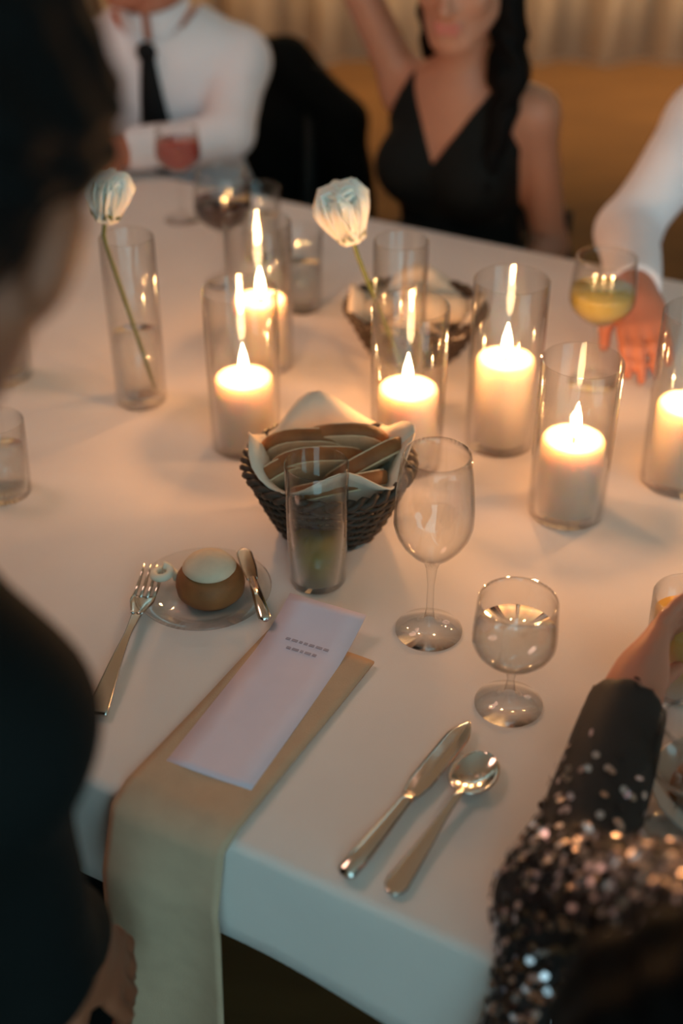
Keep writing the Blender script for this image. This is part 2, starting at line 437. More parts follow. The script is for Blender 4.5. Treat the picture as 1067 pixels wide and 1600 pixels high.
def hand_prims(w, d, pn, side, curl=.4, sc=1.0, thumb=.7, spread=.05):
    w = np.array(w, float); d = np.array(d, float); d /= np.linalg.norm(d); pn = np.array(pn, float); pn = pn - d * (pn @ d); pn /= np.linalg.norm(pn)
    lat = np.cross(d, pn) * side                      # towards the thumb
    R = np.array([d, lat, pn]); out = [el(w + d * .045 * sc, R, np.array((.052, .040, .016)) * sc, .02), rc(w - d * .01, w + d * .03 * sc, .024 * sc, .024 * sc, .02)]
    for off, L, r in ((.029, .070, .0090), (.010, .079, .0094), (-.010, .073, .0090), (-.028, .057, .0080)):
        p = w + (d * .083 + lat * off) * sc; a = curl * .6; f = off * spread * 20
        for j, fr in enumerate((.45, .31, .24)):
            dd = (d + lat * f * .25) * math.cos(a) + pn * math.sin(a); dd /= np.linalg.norm(dd)
            p2 = p + dd * L * fr * sc; out.append(rc(p, p2, r * (1 - .10 * j) * sc, r * (.9 - .10 * j) * sc, .006)); p = p2; a += curl
    p = w + (d * .022 + lat * .028) * sc; dd = d * .75 + lat * .62 * thumb + pn * .35; dd /= np.linalg.norm(dd)
    p2 = p + dd * .040 * sc; out.append(rc(p, p2, .014 * sc, .011 * sc, .012)); dd = d * .95 + lat * .25 * thumb + pn * .45; dd /= np.linalg.norm(dd)
    out.append(rc(p2, p2 + dd * .032 * sc, .0105 * sc, .008 * sc, .006))
    return out

class Fig:
    """seated figure laid out from joints; F is the horizontal way it faces"""
    def __init__(s, F, hip, neck, shl, shr, head, hf, hu, elb_l, wr_l, elb_r, wr_r, hand_l, hand_r, kneez=.52, fem=False, sc=1.0, hsc=1.0, foot=.36):
        F = np.array(F, float); F /= np.linalg.norm(F); Rt = np.array([F[1], -F[0], 0]); s.F, s.Rt = F, Rt
        A = lambda p: np.array(p, float)
        s.hip, s.neck, s.shl, s.shr, s.headc = A(hip), A(neck), A(shl), A(shr), A(head)
        up = s.neck - s.hip; s.up = up / np.linalg.norm(up)
        rt = s.shr - s.shl; rt = rt / np.linalg.norm(rt); fw = np.cross(s.up, rt); fw /= np.linalg.norm(fw); rt = np.cross(fw, s.up)
        s.fw = fw
        T = np.array([rt, fw, s.up]); s.T = T; s.T0 = np.array([Rt, F, Z_])
        wv = .9 if fem else 1.0
        pel = el(s.hip + Z_ * .03, s.T0, np.array((.172, .120, .12)) * sc, .05)
        ab = el(s.hip + (s.neck - s.hip) * .42, T, np.array((.128 * wv, .105 * wv, .17)) * sc, .06)
        ch = el(s.hip + (s.neck - s.hip) * .72, T, np.array((.158 * wv, .112 * wv, .165)) * sc, .06)
        sr = .052 * sc * wv
        top = [rc(s.shl, s.neck - s.up * .01, sr, sr * 1.05, .05), rc(s.shr, s.neck - s.up * .01, sr, sr * 1.05, .05)]
        s.torso = [pel, ab, ch] + top
        if fem:
            for x in (-1, 1): s.torso.append(el(s.hip + (s.neck - s.hip) * .66 + fw * .085 * sc + rt * x * .068 * sc, T, np.array((.066, .058, .066)) * sc, .035))
        a0, a1, a2 = .047 * sc * wv, .038 * sc * wv, .026 * sc * wv
        s.arm_l = [rc(s.shl, elb_l, a0, a1, .03), rc(elb_l, wr_l, a1 * 1.02, a2, .02)]
        s.arm_r = [rc(s.shr, elb_r, a0, a1, .03), rc(elb_r, wr_r, a1 * 1.02, a2, .02)]
        s.legs = []; s.shoes = []
        for x in (-1, 1):
            h = s.hip + Rt * x * .09 * sc; k = s.hip + Rt * x * .13 * sc + F * .43 * sc; k[2] = kneez
            an = k - F * (.43 - foot); an[2] = .09
            s.legs += [rc(h, k, .088 * sc, .058 * sc, .05), rc(k, an, .055 * sc, .038 * sc, .03)]
            s.shoes.append([rc(an - F * .03 - Z_ * .045, an + F * .13 - Z_ * .055, .042, .034, .03), rc(an - Z_ * .04, an + Z_ * .02, .042, .046, .03)])
        s.hands = hand_prims(wr_l, *hand_l[:2], 1, *hand_l[2:]) + hand_prims(wr_r, *hand_r[:2], -1, *hand_r[2:])
        s.R = frame(hf, hu); s.head, s.g = head_prims(head, s.R, hsc)
        s.neckp = [rc(s.neck - s.up * .02, s.g(0, -.022, -.055), .056 * sc * wv, .054 * sc * wv, .03)]
        s.hsc = hsc
        s.elb_l, s.wr_l, s.elb_r, s.wr_r = map(A, (elb_l, wr_l, elb_r, wr_r))
    def build(s, label, skin, h=.0055):
        base = np.array([s.hip[0], s.hip[1], 0])
        t = thing('person', label, 'person', base)
        s.t = t
        feet = [rc(sh[0][1] + Z_ * .0, sh[0][2], .03, .024, .03) for sh in s.shoes]
        blob('body', s.torso + s.legs + feet + s.arm_l + s.arm_r + s.neckp + s.head + s.hands, h, skin, t)
        for x in (-1, 1):
            c = s.g(x * .031, .0745, .008) - base
            ey = mk('eye', (lambda vf: ([tuple(np.array(v) + c) for v in vf[0]], vf[1]))(lathe([(0, -.0125)] + [(.0125 * math.cos(a), .0125 * math.sin(a)) for a in np.linspace(-1.2, 1.2, 7)] + [(0, .0125)], 14)), 'eye', t)
            c2 = s.g(x * .031, .0855, .008) - base; R = s.R
            e = mk('iris', lathe([(0, -.002), (.0062, -.001), (.0062, .0006), (0, .0022)], 12), 'iris', ey)
            e.location = tuple(c2); e.rotation_euler = Vector(s.R[1]).to_track_quat('Z', 'Y').to_euler()
        for a in s.shoes: blob('shoe', grow(a, .004), .008, 'shoe', t)
        return t
    def lips(s):
        g = s.g; blob('lips', [rc(g(-.020, .089, -.058), g(.020, .089, -.058), .0055, .0055, .006), rc(g(-.016, .088, -.070), g(.016, .088, -.070), .0065, .0065, .006)], .003, 'lips', s.t)

def folds(amp, f=26.0, seed=0.0):
    def d(P):
        x, y, z = P[:, 0], P[:, 1], P[:, 2]
        return amp * (np.sin(f * x + 5 * np.sin(9 * z + seed) + 7 * y) * .6 + np.sin(f * .8 * z + 4 * np.sin(11 * x + seed) + 6 * y) * .6)
    return d
def cap_end(w, d):            # keeps what lies before plane at w facing d
    w = np.array(w, float); d = np.array(d, float); d /= np.linalg.norm(d); return lambda P: (P - w) @ d
def unit(v): v = np.array(v, float); return v / np.linalg.norm(v)

def hair_short(s, name, m, nape=.0):
    g, R = s.g, s.R
    pr = [el(g(0, -.022, .045), R, np.array((.086, .102, .088)) * s.hsc, .03), el(g(0, -.06, -.005 - nape * .6), R, np.array((.074, .058, .075 + nape)) * s.hsc, .03)]
    c = s.headc
    def cut(P):
        q = (P - c) @ R.T
        x, y, z = q[:, 0], q[:, 1], q[:, 2]
        # hairline: rises to the front, drops to the nape behind the ears
        line = np.where(y > .0, -.005 + (y) * 1.05, -.005 + y * (.85 + nape * 12))
        return (line - z) * .7
    def dsp(P): return .003 * np.sin(90 * P[:, 0] + 6 * np.sin(40 * P[:, 2])) + .002 * np.sin(160 * P[:, 1] + 50 * P[:, 2])
    blob(name, pr, .005, m, s.t, cut, dsp)
def shirt(s, name, m, amp=.004, g=.011, neckz=.02, cuff_l=None, cuff_r=None):
    pl, prr = s.wr_l, s.wr_r
    dl, dr = unit(s.wr_l - s.elb_l), unit(s.wr_r - s.elb_r)
    arms = s.arm_l + s.arm_r
    N = s.neck; up = s.up; hip = s.hip
    def cut(P):
        top = (P - N) @ up - neckz
        rad = np.linalg.norm(np.cross(P - N, up), axis=1)
        c = np.where(rad < .088, top, -1)
        near_l = np.linalg.norm(P - pl, axis=1) < .12; near_r = np.linalg.norm(P - prr, axis=1) < .12
        c = np.maximum(c, np.where(near_l, (P - pl) @ dl - .0, -1)); c = np.maximum(c, np.where(near_r, (P - prr) @ dr - .0, -1))
        return np.maximum(c, hip[2] - .03 - P[:, 2])
    return blob(name, grow(s.torso + arms, g) + grow(s.neckp, .006), .0065, m, s.t, cut, folds(amp))
def trousers(s, m='trousers'):
    def cut(P): return np.maximum(P[:, 2] - s.hip[2] - .12, .085 - P[:, 2])
    blob('trousers', grow(s.legs + s.torso[:2], .009), .009, m, s.t, cut, folds(.003))

# --- man opposite, white shirt and black tie
F = -N_
def far(s, q, z): return W(s, q, z)
m2 = Fig(F, far(-1.63, 2.24, .53), far(-1.63, 2.175, .965), far(-1.480, 2.24, .905), far(-1.775, 2.115, .905), far(-1.625, 2.105, 1.155), F + Z_ * -.15, Z_ + F * .12,
         far(-1.43, 2.11, .795), far(-1.54, 1.91, .80), far(-1.80, 2.08, .80), far(-1.65, 1.88, .80),
         (unit(far(-1.73, 1.86, .79) - far(-1.54, 1.91, .80)), -Z_ + N_ * .2, .5), (unit(far(-1.55, 1.84, .80) - far(-1.65, 1.88, .80)), -Z_ + N_ * .3, .45))
m2.build('man in a white shirt and black tie seated opposite with arms on the table', 'skin3')
shirt(m2, 'shirt', 'shirt', neckz=.0); trousers(m2); hair_short(m2, 'hair', 'brownhair')
def collar(s, m='shirt'):
    for x in (-1, 1):
        a = s.neck + s.up * .03
        def fn(u, v):
            th = (u * 2.5 + .12) * x
            r = .068 + .012 * v
            p = a + s.fw * (r * math.cos(th)) + s.T[0] * (r * math.sin(th)) + s.up * (.025 - .045 * v - .03 * (1 - u) * v + .012 * u) + s.fw * .012 * (1 - u)
            return p - np.array(s.t.location)
        mk('collar', sheet(14, 4, fn, .003 * x), m, s.t)
def push(prims, p, d, off):
    p = np.array(p, float)
    for _ in range(60):
        v = 1.0
        for q in prims:
            dq = float(pdist(q, *p)); k = q[-1]; h_ = max(k - abs(v - dq), 0) / k; v = min(v, dq) - h_ * h_ * k * .25
        if abs(v - off) < .0006: break
        p = p + d * (off - v) * .8
    return p
def tie(s):
    base = np.array(s.t.location); pr = grow(s.torso, .011) + grow(s.neckp, .006)
    a = s.neck - s.up * .012; b = s.hip + (s.neck - s.hip) * .42
    mid = [push(pr, a * (1 - k / 12) + b * (k / 12) + s.fw * .10, s.fw, .007) for k in range(13)]
    def fn(u, v):
        i = min(v * 12, 11.999); k = int(i); p = mid[k] * (1 - i + k) + mid[k + 1] * (i - k)
        w = (.014 + .020 * min(v * 1.6, 1)) * (1 if v < .93 else 1 - (v - .93) / .07 * .9)
        return p + s.T[0] * (u - .5) * 2 * w + s.fw * .006 * (1 - (2 * u - 1) ** 2) - base
    o = mk('tie', sheet(6, 36, fn, .005), 'tie', s.t)
    k = blob('tie_knot', [el(mid[0] + s.up * .006 + s.fw * .004, s.T, (.021, .014, .021), .01)], .004, 'tie', s.t); k.parent = o
collar(m2); tie(m2)

# --- woman opposite, black halter dress, one arm raised to her hair
w3 = Fig(F, far(-.955, 2.21, .53), far(-.948, 2.165, .950), far(-.812, 2.17, .912), far(-1.075, 2.19, .915), far(-.930, 2.10, 1.145), F + Z_ * -.10 + E_ * .12, Z_ + F * .10,
         far(-.765, 2.19, .665), far(-.80, 2.02, .575), far(-1.165, 2.13, 1.13), far(-1.01, 2.20, 1.25),
         (unit(F * 1 - E_ * .5), -Z_, .35, .92), (unit(E_ * .7 + N_ * .5 + Z_ * .4), unit(E_ - Z_ * .5), .5, .92), fem=True, sc=.94, hsc=.95)
w3.build('woman in a black halter dress with one arm raised to her long black hair', 'skin')
w3.lips()
def dress_cut(s, zv, slope, halter, side, low):
    c = s.hip + (s.neck - s.hip) * .5
    def cut(P):
        q = (P - s.neck) @ s.T.T; x = np.abs(q[:, 0]); z = q[:, 2]; y = q[:, 1]
        v = (z - (zv + x * slope)) * .42                       # the V opening
        out = (x - (side - np.maximum(z + .13, 0) * halter)) * .8      # bare shoulders outside the straps
        out = np.where(z > -.16, out, -1)
        return np.maximum(np.maximum(v, out), s.hip[2] - low - P[:, 2])
    return cut
blob('dress', grow(w3.torso, .007), .005, 'dress', w3.t, dress_cut(w3, -.115, 1.60, .52, .162, .02))
def skirt(s, m):
    def cut(P): return np.maximum(P[:, 2] - s.hip[2] - .10, .36 - P[:, 2])
    blob('skirt', grow(s.legs + s.torso[:1], .014, .10), .009, m, s.t, cut, folds(.004))
skirt(w3, 'dress')
def hair_long(s, name, m, locks, back=True):
    g, R = s.g, s.R
    pr = [el(g(0, -.022, .045), R, np.array((.084, .100, .086)) * s.hsc, .03), el(g(0, -.065, -.03), R, np.array((.078, .05, .10)) * s.hsc, .03)] + locks
    c = s.headc
    def cut(P):
        q = (P - c) @ R.T; x, y, z = q[:, 0], q[:, 1], q[:, 2]
        face = np.minimum(y - (.012 + np.maximum(z, 0) * 0.0), .078 - z + y * .2)
        return np.where((np.abs(x) < .068) & (z > -.11), face * .7, -1)
    def dsp(P): return .003 * np.sin(110 * P[:, 0] + 5 * np.sin(30 * P[:, 2])) + .003 * np.sin(120 * P[:, 1] + 14 * P[:, 2])
    blob(name, pr, .005, m, s.t, cut, dsp)
g = w3.g
hair_long(w3, 'hair', 'hair', [rc(g(-.075, -.02, .0), w3.neck + E_ * .105 + Z_ * .03 + F * .04, .030, .030, .03),
    rc(w3.neck + E_ * .105 + Z_ * .03 + F * .04, w3.neck + E_ * .100 - Z_ * .14 + F * .10, .030, .012, .03),
    rc(g(.07, -.03, .0), w3.neck - E_ * .075 - F * .03 + Z_ * .02, .026, .02, .03), rc(g(0, -.08, -.02), w3.neck - F * .10 - Z_ * .12, .06, .04, .04)])

# --- man at the far right, white shirt, hand resting on the cloth
w_r4, e_r4 = np.array((.418, 1.700, .838)), np.array((.462, 1.960, .822))
m4 = Fig(F, far(-.33, 2.26, .53), far(-.325, 2.145, 1.02), far(-.145, 2.15, .96), far(-.500, 2.14, .955), far(-.31, 2.07, 1.21), F + E_ * .2, Z_ + F * .1,
         far(-.16, 2.06, .80), far(-.25, 1.83, .80), e_r4, w_r4,
         (unit(-E_ + F), -Z_, .4), (unit(np.array((.02, -1, -.28))), unit(np.array((.1, .2, -1))), .35))
m4.build('man in a white shirt at the far right resting one hand on the cloth', 'skin3')
shirt(m4, 'shirt', 'shirt'); trousers(m4); hair_short(m4, 'hair', 'brownhair'); collar(m4)

# --- man close by on the left, black suit, seen from behind with his head tilted
F1 = N_
m1 = Fig(F1, W(-.80, .30, .54), W(-.585, .395, 1.170), W(-.770, .40, 1.15), W(-.448, .362, 1.090), (-.204, .600, 1.383), np.array((.12, .87, -.55)), unit(Z_ + E_ * .20 + N_ * .22),
         W(-.90, .40, .84), W(-.95, .55, .70), (-.236, .560, .850), (-.226, .655, .750),
         (unit(N_ - Z_ * .3), -Z_, .4), (unit(np.array((.40, .30, -.85))), unit(np.array((-.8, .1, -.4))), .35))
m1.build('man in a black suit close by on the left, his head tilted away', 'skin2')
trousers(m1, 'suit')
shirt(m1, 'suit_jacket', 'suit', .004, .020, .035); collar(m1)
hair_short(m1, 'hair', 'hair', .018)

# --- woman close by on the right, sequinned long sleeves, raising a glass
e_l5, w_l5 = np.array((.172, .655, .800)), np.array((.256, .848, .828))
m5 = Fig(F1, W(.23, .36, .53), W(.205, .525, 1.055), W(.060, .545, .985), W(.355, .50, .99), W(.25, .60, 1.235), F1 + E_ * .25 - Z_ * .3, unit(Z_ + N_ * .25),
         e_l5, w_l5, W(.44, .62, .80), W(.36, .82, .80),
         (unit(np.array((.35, .62, .25))), unit(np.array((.85, -.35, -.1))), .55, .92), (unit(N_ - E_ * .3), -Z_, .3, .92), fem=True, sc=.95, hsc=.95)
m5.build('woman in a black sequinned dress at the near right reaching for a glass', 'skin3')
sk = grow(m5.torso[:1] + m5.legs, .014, .10)
def seq_cut(P):
    d = unit(m5.wr_l - m5.elb_l); c = np.where(np.linalg.norm(P - m5.wr_l, axis=1) < .14, (P - m5.wr_l) @ d + .005, -1)
    d2 = unit(m5.wr_r - m5.elb_r); c = np.maximum(c, np.where(np.linalg.norm(P - m5.wr_r, axis=1) < .14, (P - m5.wr_r) @ d2 + .005, -1))
    q = (P - m5.neck) @ m5.T.T
    return np.maximum(np.maximum(c, np.where(np.linalg.norm(q[:, :2], axis=1) < .10, q[:, 2] - .0, -1)), .40 - P[:, 2])
sleeve = [rc(m5.shl, m5.elb_l, .058, .050, .03), rc(m5.elb_l, m5.wr_l, .046, .034, .02), rc(m5.elb_l + np.array((.0, -.02, -.02)), np.array((.165, .585, .66)), .046, .062, .03), rc(m5.shr, m5.elb_r, .055, .052, .03), rc(m5.elb_r, m5.wr_r, .052, .034, .02)]
dr = blob('sequinned_dress', grow(m5.torso, .012) + sleeve + sk, .0065, 'seqcloth', m5.t, seq_cut, folds(.003, 30))
def sequins(dress, n=15000, r=.0036):
    me = dress.data; nv = len(me.vertices)
    co = np.empty(nv * 3, np.float32); me.vertices.foreach_get('co', co); co = co.reshape(-1, 3)
    no = np.empty(nv * 3, np.float32); me.vertices.foreach_get('normal', no); no = no.reshape(-1, 3)
    wco = co + np.array(m5.t.location)
    dl = np.linalg.norm(wco - m5.wr_l, axis=1)                 # the forearm carries fewer sequins than the shoulder and body
    prob = np.where(wco[:, 2] > .55, np.clip((dl - .06) / .20, .05, 1.0) ** 1.6, 0); prob /= prob.sum()
    pick = rng.choice(nv, n, replace=False, p=prob)
    V, F = [], []
    for i in pick:
        nn = no[i] + rng.normal(0, .28, 3); nn /= np.linalg.norm(nn)
        a = np.cross(nn, [0.3, .5, .8]); a /= np.linalg.norm(a); b = np.cross(nn, a); k = len(V); c = co[i] + no[i] * .0022
        for j in range(6): V.append(c + r * (a * math.cos(j * math.pi / 3) + b * math.sin(j * math.pi / 3)))
        F.append(tuple(range(k, k + 6)))
    o = mk('sequins', (V, F), 'sequin', m5.t, False); o['kind'] = 'stuff'
sequins(dr)
g = m5.g
hl_ = [np.array((.44, .33, 1.26)), np.array((.34, .34, 1.15)), np.array((.245, .375, 1.06)), np.array((.185, .405, .97)), np.array((.165, .42, .87))]
locks5 = [rc(hl_[i], hl_[i + 1], r0, r1, .04) for i, (r0, r1) in enumerate([(.06, .07), (.07, .068), (.068, .066), (.066, .05)])] + [rc(g(0, -.08, -.02), hl_[1], .07, .07, .04)]
hair_long(m5, 'hair', 'hair', locks5)

chair(-.955, 2.25, ROT + math.pi, 'black low-backed chair under the woman in the halter dress', True)
tc_ = make_chair('black chair under the man in the tie, a jacket over its back', True)
tc_.location = tuple(W(-1.64, 2.29, 0)); tc_.rotation_euler = (0, 0, ROT + math.pi)
chair(-.33, 2.30, ROT + math.pi, 'black low-backed chair under the man at the far right')
chair(-.80, .27, ROT, 'black low-backed chair under the man in the black suit')
chair(.23, .33, ROT, 'black low-backed chair under the woman in sequins')
# --- jacket over the chair back
J = lambda s, q, z: W(s, q, z)
jr = np.array([E_, N_, Z_])
JS, JQ = -1.61, 2.535
pr = [el(J(JS, JQ, .56), jr, (.20, .055, .27), .05), rc(J(JS - .07, JQ, .835), J(JS + .07, JQ, .835), .030, .030, .05)]
for x in (-1, 1):
    pr += [rc(J(JS + x * .06, JQ, .83), J(JS + x * .215, JQ - .01, .715), .040, .050, .05), rc(J(JS + x * .215, JQ - .01, .71), J(JS + x * .265, JQ - .02, .40), .052, .045, .03)]
tag(blob('suit_jacket', pr, .008, 'suit', None, None, folds(.006, 20)), 'black suit jacket draped over the chair back behind the man in the tie', 'jacket')

# ------------------------------------------------------------------ candles in tall glass cylinders
def glass_cyl(r, h, t=.0028, base=.008):
    return lathe([(.0005, 0), (r - .004, 0), (r, .004), (r, h - .001), (r - t / 2, h + .0008), (r - t, h - .001), (r - t, base), (.0005, base)], 48)
def flame_vf(h=.046, r=.0068):
    pr = [(.0003, 0)] + [(r * math.sin(math.pi * t ** .72) ** .9 * (1 - .25 * t), h * t) for t in (.08, .16, .26, .38, .5, .62, .74, .86, .95)] + [(.0002, h)]
    return lathe(pr, 14)
def make_candle(h, label):
    t = thing('pillar_candle', label, 'candle', group='lit pillar candles')
    r = .037
    wx = mk('wax', lathe([(.0005, 0), (r - .003, 0), (r, .003), (r, h - .004), (r - .0025, h), (r - .006, h - .001), (r - .012, h - .004), (.012, h - .006), (.0005, h - .006)], 48), 'wax', t)
    mk('wick', tube([(0, 0, h - .007), (.0004, 0, h + .003), (.0018, .001, h + .009)], .0011, 6), 'wick', wx)
    fl = mk('flame', flame_vf(), 'flame', t); fl.location = (.001, 0, h + .001)
    d = bpy.data.lights.new('candle_light', 'POINT'); d.energy = 1.0; d.color = (1.0, .43, .145); d.shadow_soft_size = .006
    lo = bpy.data.objects.new('candle_light', d); link(lo, t); lo.location = (.001, 0, h + .030)
    return t
CAN = [(.266, 1.262, .092, .200, 'candle in the nearest tall cylinder, right of the clear wine glass'),
       (.204, 1.423, .112, .225, 'candle in the tall cylinder behind and left of the nearest candle'),
       (.081, 1.372, .098, .215, 'candle in the tall cylinder just right of the dark bread basket'),
       (-.122, 1.418, .088, .215, 'candle left of the dark bread basket, front one of the left pair'),
       (-.113, 1.637, .094, .215, 'candle behind the front candle of the left pair'),
       (.412, 1.330, .099, .225, 'candle cut by the right border of the photo')]
for i, (x, y, h, gh, lb) in enumerate(CAN):
    t = make_candle(h, 'lit ivory pillar ' + lb); t.location = (x, y, TZ + .009); t.rotation_euler = (0, 0, i * 1.7)
    gl = thing('hurricane_glass', 'tall clear glass cylinder around the lit ' + lb, 'candle holder', (x, y, TZ + .0004), 0, 'hurricane glasses'); gl['label'] = 'clear tall cylinder of the ' + lb.replace('in the nearest tall cylinder', 'nearest the camera').replace('in the tall cylinder ', '').replace(', front one of the left pair', '')
    mk('cylinder', glass_cyl(.046, gh), 'glass', gl)

# ------------------------------------------------------------------ roses in bud vases
def vase(x, y, h, r, wl, label):
    v = thing('bud_vase', label, 'vase', (x, y, TZ + .0004))
    mk('glass_body', glass_cyl(r, h, .0025, .018), 'glass', v)
    mk('water', lathe([(.0005, .0185), (r - .003, .0185), (r - .003, wl), (.0005, wl)], 40), 'water', v)
    return v
def petal_vf(L, Wd, cup):
    def fn(u, v):
        a = (u - .5) * 2; w = Wd * math.sin(math.pi * min(.5, .08 + v * .55)) * (1 - .25 * max(0, v - .75) / .25)
        x = a * w; z = L * v; y = cup * math.sin(v * 2.0) - .5 * x * x / max(Wd, .001) - (.006 * max(0, v - .8) / .2) * -1
        return (x, y, z)
    return sheet(6, 8, fn, .0009)
PET = {}
def rose(base, tip, head, label, r=.034):
    # base, tip: stem ends; head: centre of the flower
    t = thing('white_rose', label, 'flower', base)
    b = np.array(base, float); tp = np.array(tip, float) - b; hd = np.array(head, float) - b
    mid = tp * .55 + np.array((.0, .0, .02)); pts = []
    d = hd - tp; cal = hd - d / np.linalg.norm(d) * r * .75
    for k in range(13):
        u = k / 12; pts.append((1 - u) ** 2 * np.zeros(3) + 2 * u * (1 - u) * (tp * .55) + u * u * cal if False else (tp * (u / .7) if u < .7 else tp + (cal - tp) * ((u - .7) / .3)))
    mk('stem', tube(pts, .0028, 8), 'stem', t)
    q = Vector(d).to_track_quat('Z', 'Y')
    def put(o, pos, az, tilt, sc=1):
        o.parent = t; o.location = tuple(pos)
        o.rotation_euler = (q.to_matrix() @ Matrix.Rotation(az, 3, 'Z') @ Matrix.Rotation(tilt, 3, 'X')).to_euler(); o.scale = (sc,) * 3
    if 'p' not in PET:
        PET['p'] = mk('petal', petal_vf(.056, .026, .016), 'petal'); PET['s'] = mk('sepal', petal_vf(.024, .006, .003), 'stem'); first = True
    else: first = False
    n = 0
    for ring, (cnt, tilt, sc, off) in enumerate([(3, .12, .82, .002), (4, .08, .92, .006), (5, .02, 1.0, .009), (6, -.08, 1.02, .012), (6, -.24, .98, .014)]):
        for k in range(cnt):
            o = PET['p'] if (first and n == 0) else PET['p'].copy()
            if not (first and n == 0): link(o)
            az = 2 * math.pi * (k + .37 * ring) / cnt
            v = q.to_matrix() @ (Matrix.Rotation(az, 3, 'Z') @ Vector((0, -off, 0)))
            put(o, np.array(cal) + np.array(v), az, -tilt, sc * r / .034); n += 1
    for k in range(5):
        o = PET['s'] if (first and k == 0) else PET['s'].copy()
        if not (first and k == 0): link(o)
        put(o, cal, 2 * math.pi * k / 5, 1.3, 1.0)
    return t
vase(-.272, 1.533, .235, .035, .10, 'clear cylinder bud vase with a leaning stem beside the black haired man')
rose((-.252, 1.527, TZ + .022), (-.300, 1.530, .985), (-.290, 1.53, 1.035), 'white rose leaning in the bud vase behind the black haired man', .036)
vase(.075, 1.52, .235, .035, .10, 'clear cylinder bud vase behind the candle right of the dark basket')
rose((.094, 1.525, TZ + .022), (.022, 1.52, .960), (.005, 1.52, 1.016), 'white rose leaning left out of the vase in front of the woman', .043)
vase(-.468, 1.60, .20, .035, .09, 'clear cylinder vase half hidden by the dark haired head')

# ------------------------------------------------------------------ baskets with bread
def basket(x, y, r0, r1, h, rz, label):
    t = thing('bread_basket', label, 'basket', (x, y, TZ + .001), rz, 'bread baskets')
    n = 26; parts = []
    R = lambda z: r0 + (r1 - r0) * (z / h) ** .8
    for k in range(n):
        a = 2 * math.pi * k / n
        parts.append(tube([(R(z) * math.cos(a), R(z) * math.sin(a), z) for z in np.linspace(.004, h, 5)], .0018, 5))
    mk('stakes', join(*parts), 'wicker', t)
    ws = []
    rows = int(h / .0062)
    for j in range(rows):
        z = .006 + (h - .010) * j / (rows - 1); pts = []
        for i in range(n * 4):
            a = 2 * math.pi * i / (n * 4); rr = R(z) + .0026 * math.cos(n / 2 * a + math.pi * (j % 2)) ; pts.append((rr * math.cos(a), rr * math.sin(a), z))
        ws.append(tube(pts, .0026, 5, True))
    o = mk('weave', join(*ws), 'wicker', t); o['kind'] = 'stuff'
    rim = []
    for ph in (0, math.pi):
        rim.append(tube([((r1 + .0035 * math.cos(18 * a + ph)) * math.cos(a), (r1 + .0035 * math.cos(18 * a + ph)) * math.sin(a), h + .0035 * math.sin(18 * a + ph)) for a in np.linspace(0, 2 * math.pi, 108, endpoint=False)], .0042, 6, True))
    mk('rim', join(*rim), 'wicker', t)
    mk('base', lathe([(.0005, .002), (r0, .002), (r0, .006), (.0005, .006)], 32), 'wicker', t)
    return t
def liner(x, y, r0, r1, h, label, seed):
    ns = 48
    def fn(u, v):
        a = 2 * math.pi * u; z = .012 + (h * 1.12) * v
        rr = (r0 - .004 + (r1 - r0 - .003) * v) + (.012 * max(0, v - .85) / .15)
        rr += .004 * v * math.sin(7 * a + seed); zz = z + .018 * v * v * math.sin(4 * a + seed)
        return (x + rr * math.cos(a), y + rr * math.sin(a), TZ + zz)
    return tag(mk('bread_napkin', sheet(ns, 8, fn, .002), 'linen'), label, 'napkin')
def slice_(loc, rot, w, h, th, label, cm='crumb', grp='sliced bread in the dark basket'):
    t = thing('bread_slice', label, 'bread', loc, 0, grp); t.rotation_euler = rot
    out = []
    for k in range(22):
        a = 2 * math.pi * k / 22; x = math.cos(a); y = math.sin(a)
        out.append((w * .5 * math.copysign(abs(x) ** .7, x), h * .5 * math.copysign(abs(y) ** (.6 if y < 0 else .9), y)))
    n = len(out); V = []; F = []
    for sc_, yy in ((.95, th / 2 + .0008), (.95, -th / 2 - .0008)):
        for (x, z) in out: V.append((x * sc_, yy, z * sc_))
    F = [tuple(range(n)), tuple(range(2 * n - 1, n - 1, -1))] + [(i, i + n, (i + 1) % n + n, (i + 1) % n) for i in range(n)]
    mk('crumb', (V, F), cm, t, False)
    V = []
    for sc_, yy in ((.93, th / 2), (1, th / 2 - .002), (1, -th / 2 + .002), (.93, -th / 2)):
        for (x, z) in out: V.append((x * sc_, yy, z * sc_))
    F = [(i + j * n, (i + 1) % n + j * n, (i + 1) % n + ((j + 1) % 4) * n, i + ((j + 1) % 4) * n) for j in range(4) for i in range(n)]
    mk('crust', (V, F), 'crust', t)
    return t
B1 = (-.014, 1.230)
basket(*B1, .052, .094, .088, .3, 'dark wicker bread basket piled with brown-crusted slices beside the menu')
liner(*B1, .050, .088, .088, 'cream napkin lining the dark basket of sliced bread', 1.0)
for i, (dx, dy, dz, rx, ry, rz, w, h, lb) in enumerate([
    (-.030, .030, .085, .5, .1, .2, .100, .075, 'leaning at the rear left'), (.018, .034, .088, .45, -.1, -.1, .105, .075, 'at the rear, pale side up'),
    (.040, -.002, .086, .75, -.25, .5, .105, .07, 'with a dark crust on the right'), (-.012, -.008, .088, .65, .25, .45, .115, .072, 'lying across the middle'),
    (-.045, -.012, .078, .7, .5, .9, .09, .07, 'sunk at the left'), (.012, -.040, .082, .95, .0, .35, .110, .07, 'at the front rim')]):
    slice_((B1[0] + dx, B1[1] + dy, TZ + dz), (rx, ry, rz), w, h, .017, 'crusty slice of brown bread ' + lb + ' of the near basket')
